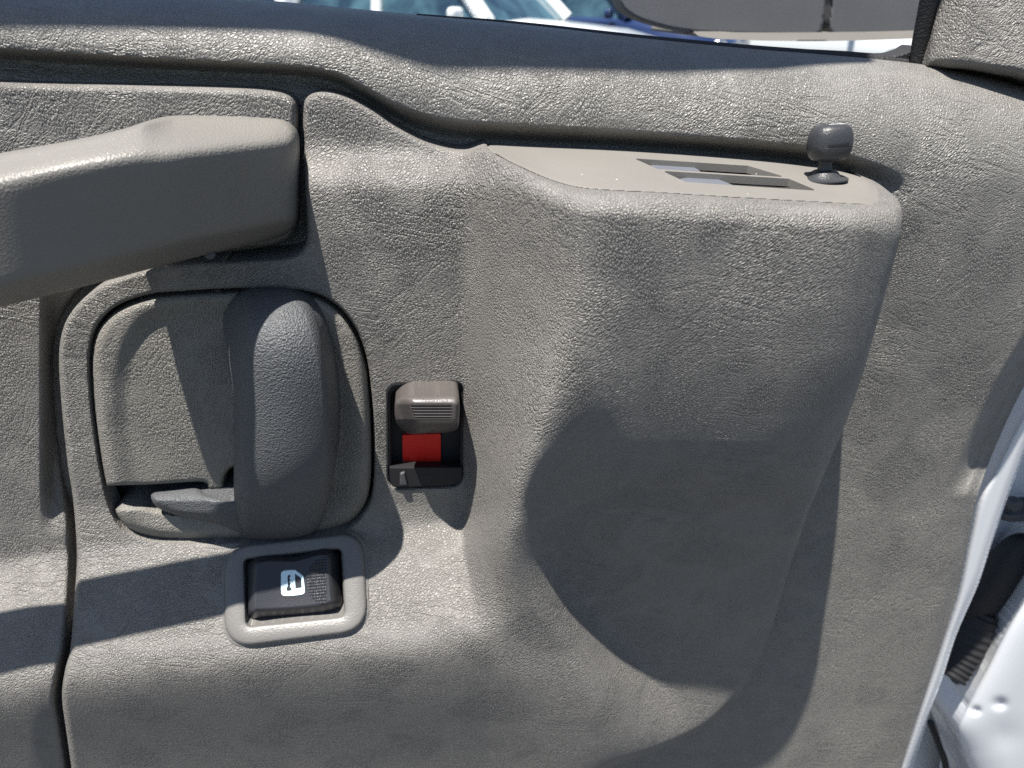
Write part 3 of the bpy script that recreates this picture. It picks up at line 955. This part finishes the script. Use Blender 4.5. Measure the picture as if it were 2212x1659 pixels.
# ------------------------------------------------------------------ car park outside
gm, gnt, gb = base_mat('asphalt', (.055, .055, .058), .85)
tg = N(gnt, 'ShaderNodeTexCoord'); ng = N(gnt, 'ShaderNodeTexNoise', Scale=40.0, Detail=8.0)
gnt.links.new(tg.outputs['Object'], ng.inputs['Vector'])
rg = N(gnt, 'ShaderNodeValToRGB')
rg.color_ramp.elements[0].position = .35; rg.color_ramp.elements[0].color = (.035, .035, .037, 1)
rg.color_ramp.elements[1].position = .7; rg.color_ramp.elements[1].color = (.085, .083, .08, 1)
gnt.links.new(ng.outputs[0], rg.inputs[0]); gnt.links.new(rg.outputs[0], gb.inputs['Base Color'])
b = Buf(); b.add([(-200,-200,0),(200,-200,0),(200,200,0),(-200,200,0)], [(0,1,2,3)])
tag(b.build('ground', gm, smooth=False), kind='structure')

glass, gln, glb = base_mat('car_glass', (.01, .10, .14), .06, spec=.9, coat=.5)
tcg = N(gln, 'ShaderNodeTexCoord'); ngl = N(gln, 'ShaderNodeTexNoise', Scale=2.6, Detail=3.0, Distortion=.8)
gln.links.new(tcg.outputs['Object'], ngl.inputs['Vector'])
crg = N(gln, 'ShaderNodeValToRGB'); crg.color_ramp.elements[0].position = .38; crg.color_ramp.elements[1].position = .64
crg.color_ramp.elements[0].color = (.012, .03, .05, 1); crg.color_ramp.elements[1].color = (.06, .13, .16, 1)  # blue-green tones and patches paint in reflections and seats behind the glass
gln.links.new(ngl.outputs[0], crg.inputs[0]); gln.links.new(crg.outputs[0], glb.inputs['Base Color'])
tyre_m = M['rubber']
def car(loc, rz, paint, label, L=4.6, W=1.8, belt=.95, roof=1.45, hood=.92, group='cars parked outside'):
    root = empty('parked_car', loc, rz)
    tag(root, label, 'car', group)
    Mt = Matrix.Translation(loc) @ Matrix.Rotation(rz, 4, 'Z')
    def put(buf_v, ff, name, mat, bevel=0, parent=root, smooth=True):
        bb = Buf(); bb.add([tuple(Mt @ Vector(q)) for q in buf_v], ff)
        return bb.build(name, mat, parent, bevel=bevel, smooth=smooth)
    # lower body: stations along x (front = +x)
    st = [(-L/2, .45, .72*1.0, .70), (-L/2+.1, .25, belt-.08, .92), (-L/2+.9, .22, belt, 1.0), (0, .22, belt, 1.0), (L*.14, .22, belt-.01, 1.0),
          (L*.36, .22, hood-.06, .98), (L/2-.12, .25, hood-.17, .90), (L/2, .40, hood-.30, .74)]
    vv, ff = [], []
    for x, z0, z1, w in st:
        w2 = W/2*w
        sec = [(-w2*.92, z0), (-w2, z0+.12), (-w2, (z0+z1)/2+.05), (-w2*.95, z1-.05), (-w2*.86, z1), (0, z1+.035), (w2*.86, z1), (w2*.95, z1-.05), (w2, (z0+z1)/2+.05), (w2, z0+.12), (w2*.92, z0)]
        vv += [(x, y, z) for y, z in sec]
    m_ = 11
    for i in range(len(st)-1):
        for k in range(m_-1):
            ff.append((i*m_+k, i*m_+k+1, (i+1)*m_+k+1, (i+1)*m_+k))
        ff.append((i*m_+m_-1, i*m_, (i+1)*m_, (i+1)*m_+m_-1))
    ff.append(tuple(range(m_))); ff.append(tuple(reversed([(len(st)-1)*m_+k for k in range(m_)])))
    put(vv, ff, 'body', paint)
    # greenhouse
    xr, xf = -L*.40, L*.20
    xr2, xf2 = -L*.28, L*.045
    yb, yt = W*.43, W*.34
    z0, z1 = belt-.02, roof
    def pillar(a, c, w, name='pillar'):
        w *= 1.6
        bb = Buf(); bb.tube([tuple(Mt @ Vector(a)), tuple(Mt @ (Vector(a)*.5+Vector(c)*.5+Vector((0,0,.01)))), tuple(Mt @ Vector(c))], w, 8)
        bb.build(name, paint, root)
    for s_ in (-1, 1):
        pillar((xf, s_*yb, z0), (xf2, s_*yt, z1-.03), .05)
        pillar((xr, s_*yb, z0), (xr2, s_*yt, z1-.03), .08)
        pillar((-L*.09, s_*(yb+.01), z0), (-L*.10, s_*(yt+.01), z1-.03), .04)
    rv = []
    for x, zz in ((xr2-.1, z1-.04), (xr2+.2, z1), ((xr2+xf2)/2, z1+.02), (xf2-.15, z1), (xf2+.06, z1-.04)):
        rv += [(x, -yt-.03, zz-.03), (x, -yt*.7, zz+.02), (x, yt*.7, zz+.02), (x, yt+.03, zz-.03)]
    rf = [(i*4+k, i*4+k+1, (i+1)*4+k+1, (i+1)*4+k) for i in range(4) for k in range(3)]
    rv += [(x, y, z-.05) for x, y, z in rv]
    rf += [(20+f[3], 20+f[2], 20+f[1], 20+f[0]) for f in rf]
    rf += [(i*4, i*4+4, i*4+24, i*4+20) for i in range(4)] + [(i*4+3, i*4+23, i*4+27, i*4+7) for i in range(4)]
    rf += [(k, k+20, k+21, k+1) for k in range(3)] + [(16+k, 17+k, 37+k, 36+k) for k in range(3)]
    put(rv, rf, 'roof', paint)
    g = .015
    def pane(q, name, cen=(-.1*L, 0, 1.15)):
        cen = Vector(cen); q = [Vector(a) for a in q]
        nrm = (q[1]-q[0]).cross(q[2]-q[0]).normalized() * .006
        v8 = [tuple(a) for a in q] + [tuple(a - nrm) for a in q]
        put(v8, [(0,1,2,3),(7,6,5,4),(0,4,5,1),(1,5,6,2),(2,6,7,3),(3,7,4,0)], name, glass, smooth=False)
    pane([(xf, -yb, z0), (xf, yb, z0), (xf2, yt, z1-.03), (xf2, -yt, z1-.03)], 'windshield')
    pane([(xr, yb, z0), (xr, -yb, z0), (xr2, -yt, z1-.03), (xr2, yt, z1-.03)], 'rear_window')
    for s_ in (-1, 1):
        pane([(xr, s_*yb, z0), (xf, s_*yb, z0), (xf2, s_*yt, z1-.03), (xr2, s_*yt, z1-.03)], 'side_window')
        for xw in (-L*.31, L*.31):
            bb = Buf()
            bb.lathe(Mt @ Vector((xw, s_*(W/2-.09), .33)), [(.02, -.1), (.27, -.1), (.33, -.08), (.33, .08), (.27, .1), (.02, .1)], 28,
                     M=(Matrix.Rotation(rz, 3, 'Z') @ Matrix.Rotation(R(90), 3, 'X')))
            w_o = bb.build('wheel', tyre_m, root)
            bb = Buf()
            bb.lathe(Mt @ Vector((xw, s_*(W/2-.085), .33)), [(.02, -.108), (.18, -.106), (.21, -.1), (.21, .1), (.18, .106), (.02, .108)], 24,
                     M=(Matrix.Rotation(rz, 3, 'Z') @ Matrix.Rotation(R(90), 3, 'X')))
            bb.build('rim', M['rimm'], w_o)
        bb = Buf()
        rbox(bb, Mt @ Vector((L/2-.09, s_*W*.33, hood-.28)), (.08, .16, .07), .6, 6, Matrix.Rotation(rz, 3, 'Z'))
        bb.build('headlight', M['rimm'], root)
        bb = Buf()
        rbox(bb, Mt @ Vector((xf-.22, s_*(W/2+.07), z0+.06)), (.05, .09, .065), .6, 6, Matrix.Rotation(rz, 3, 'Z'))
        bb.build('wing_mirror', paint, root)
    return root
M['rimm'] = base_mat('alloy', (.5, .5, .52), .3, metal=.9)[0]
pw = base_mat('pearl_white_paint', (.72, .76, .76), .2, coat=.6)[0]
pl = base_mat('lilac_silver_paint', (.42, .42, .50), .25, metal=.3, coat=.6)[0]
pn_ = base_mat('navy_paint', (.015, .03, .09), .2, coat=.7)[0]
ps = base_mat('silver_paint', (.45, .5, .52), .25, metal=.4, coat=.5)[0]
car((.30, 8.6, 0), R(-38), pw, 'white car facing the door, right of the other parked cars', belt=1.14, hood=1.10, roof=1.8)
car((-3.1, 9.6, 0), R(-38), pl, 'silver lilac car parked left of the white one', belt=1.16, hood=1.1, roof=1.8)
car((2.6, 12.4, 0), R(-38), pn_, 'dark blue car parked behind the white one', belt=1.1, hood=1.05, roof=1.8)
car((6.6, 13.0, 0), R(-38), pw, 'white car farther right, seen below the outside mirror', belt=1.05, hood=1.0, roof=1.5)
car((-6.4, 11.2, 0), R(-38), ps, 'pale silver car at the far left of the parked row', belt=1.16, hood=1.1, roof=1.8)

# low building along the far side of the car park
bw = empty('building', (4, 30, 0))
tag(bw, 'long dark blue building with pale bands behind the parked cars', 'building')
b = Buf(); b.box((4, 33, 2.6), (34, 3, 2.6)); b.build('wall', base_mat('blue_wall', (.03, .06, .14), .6)[0], bw, smooth=False)
for z in (1.0, 1.9, 2.8, 3.7):
    b = Buf(); b.box((4, 29.96, z), (34, .03, .17)); b.build('band', base_mat('pale_band', (.42, .46, .48), .6)[0], bw, smooth=False)
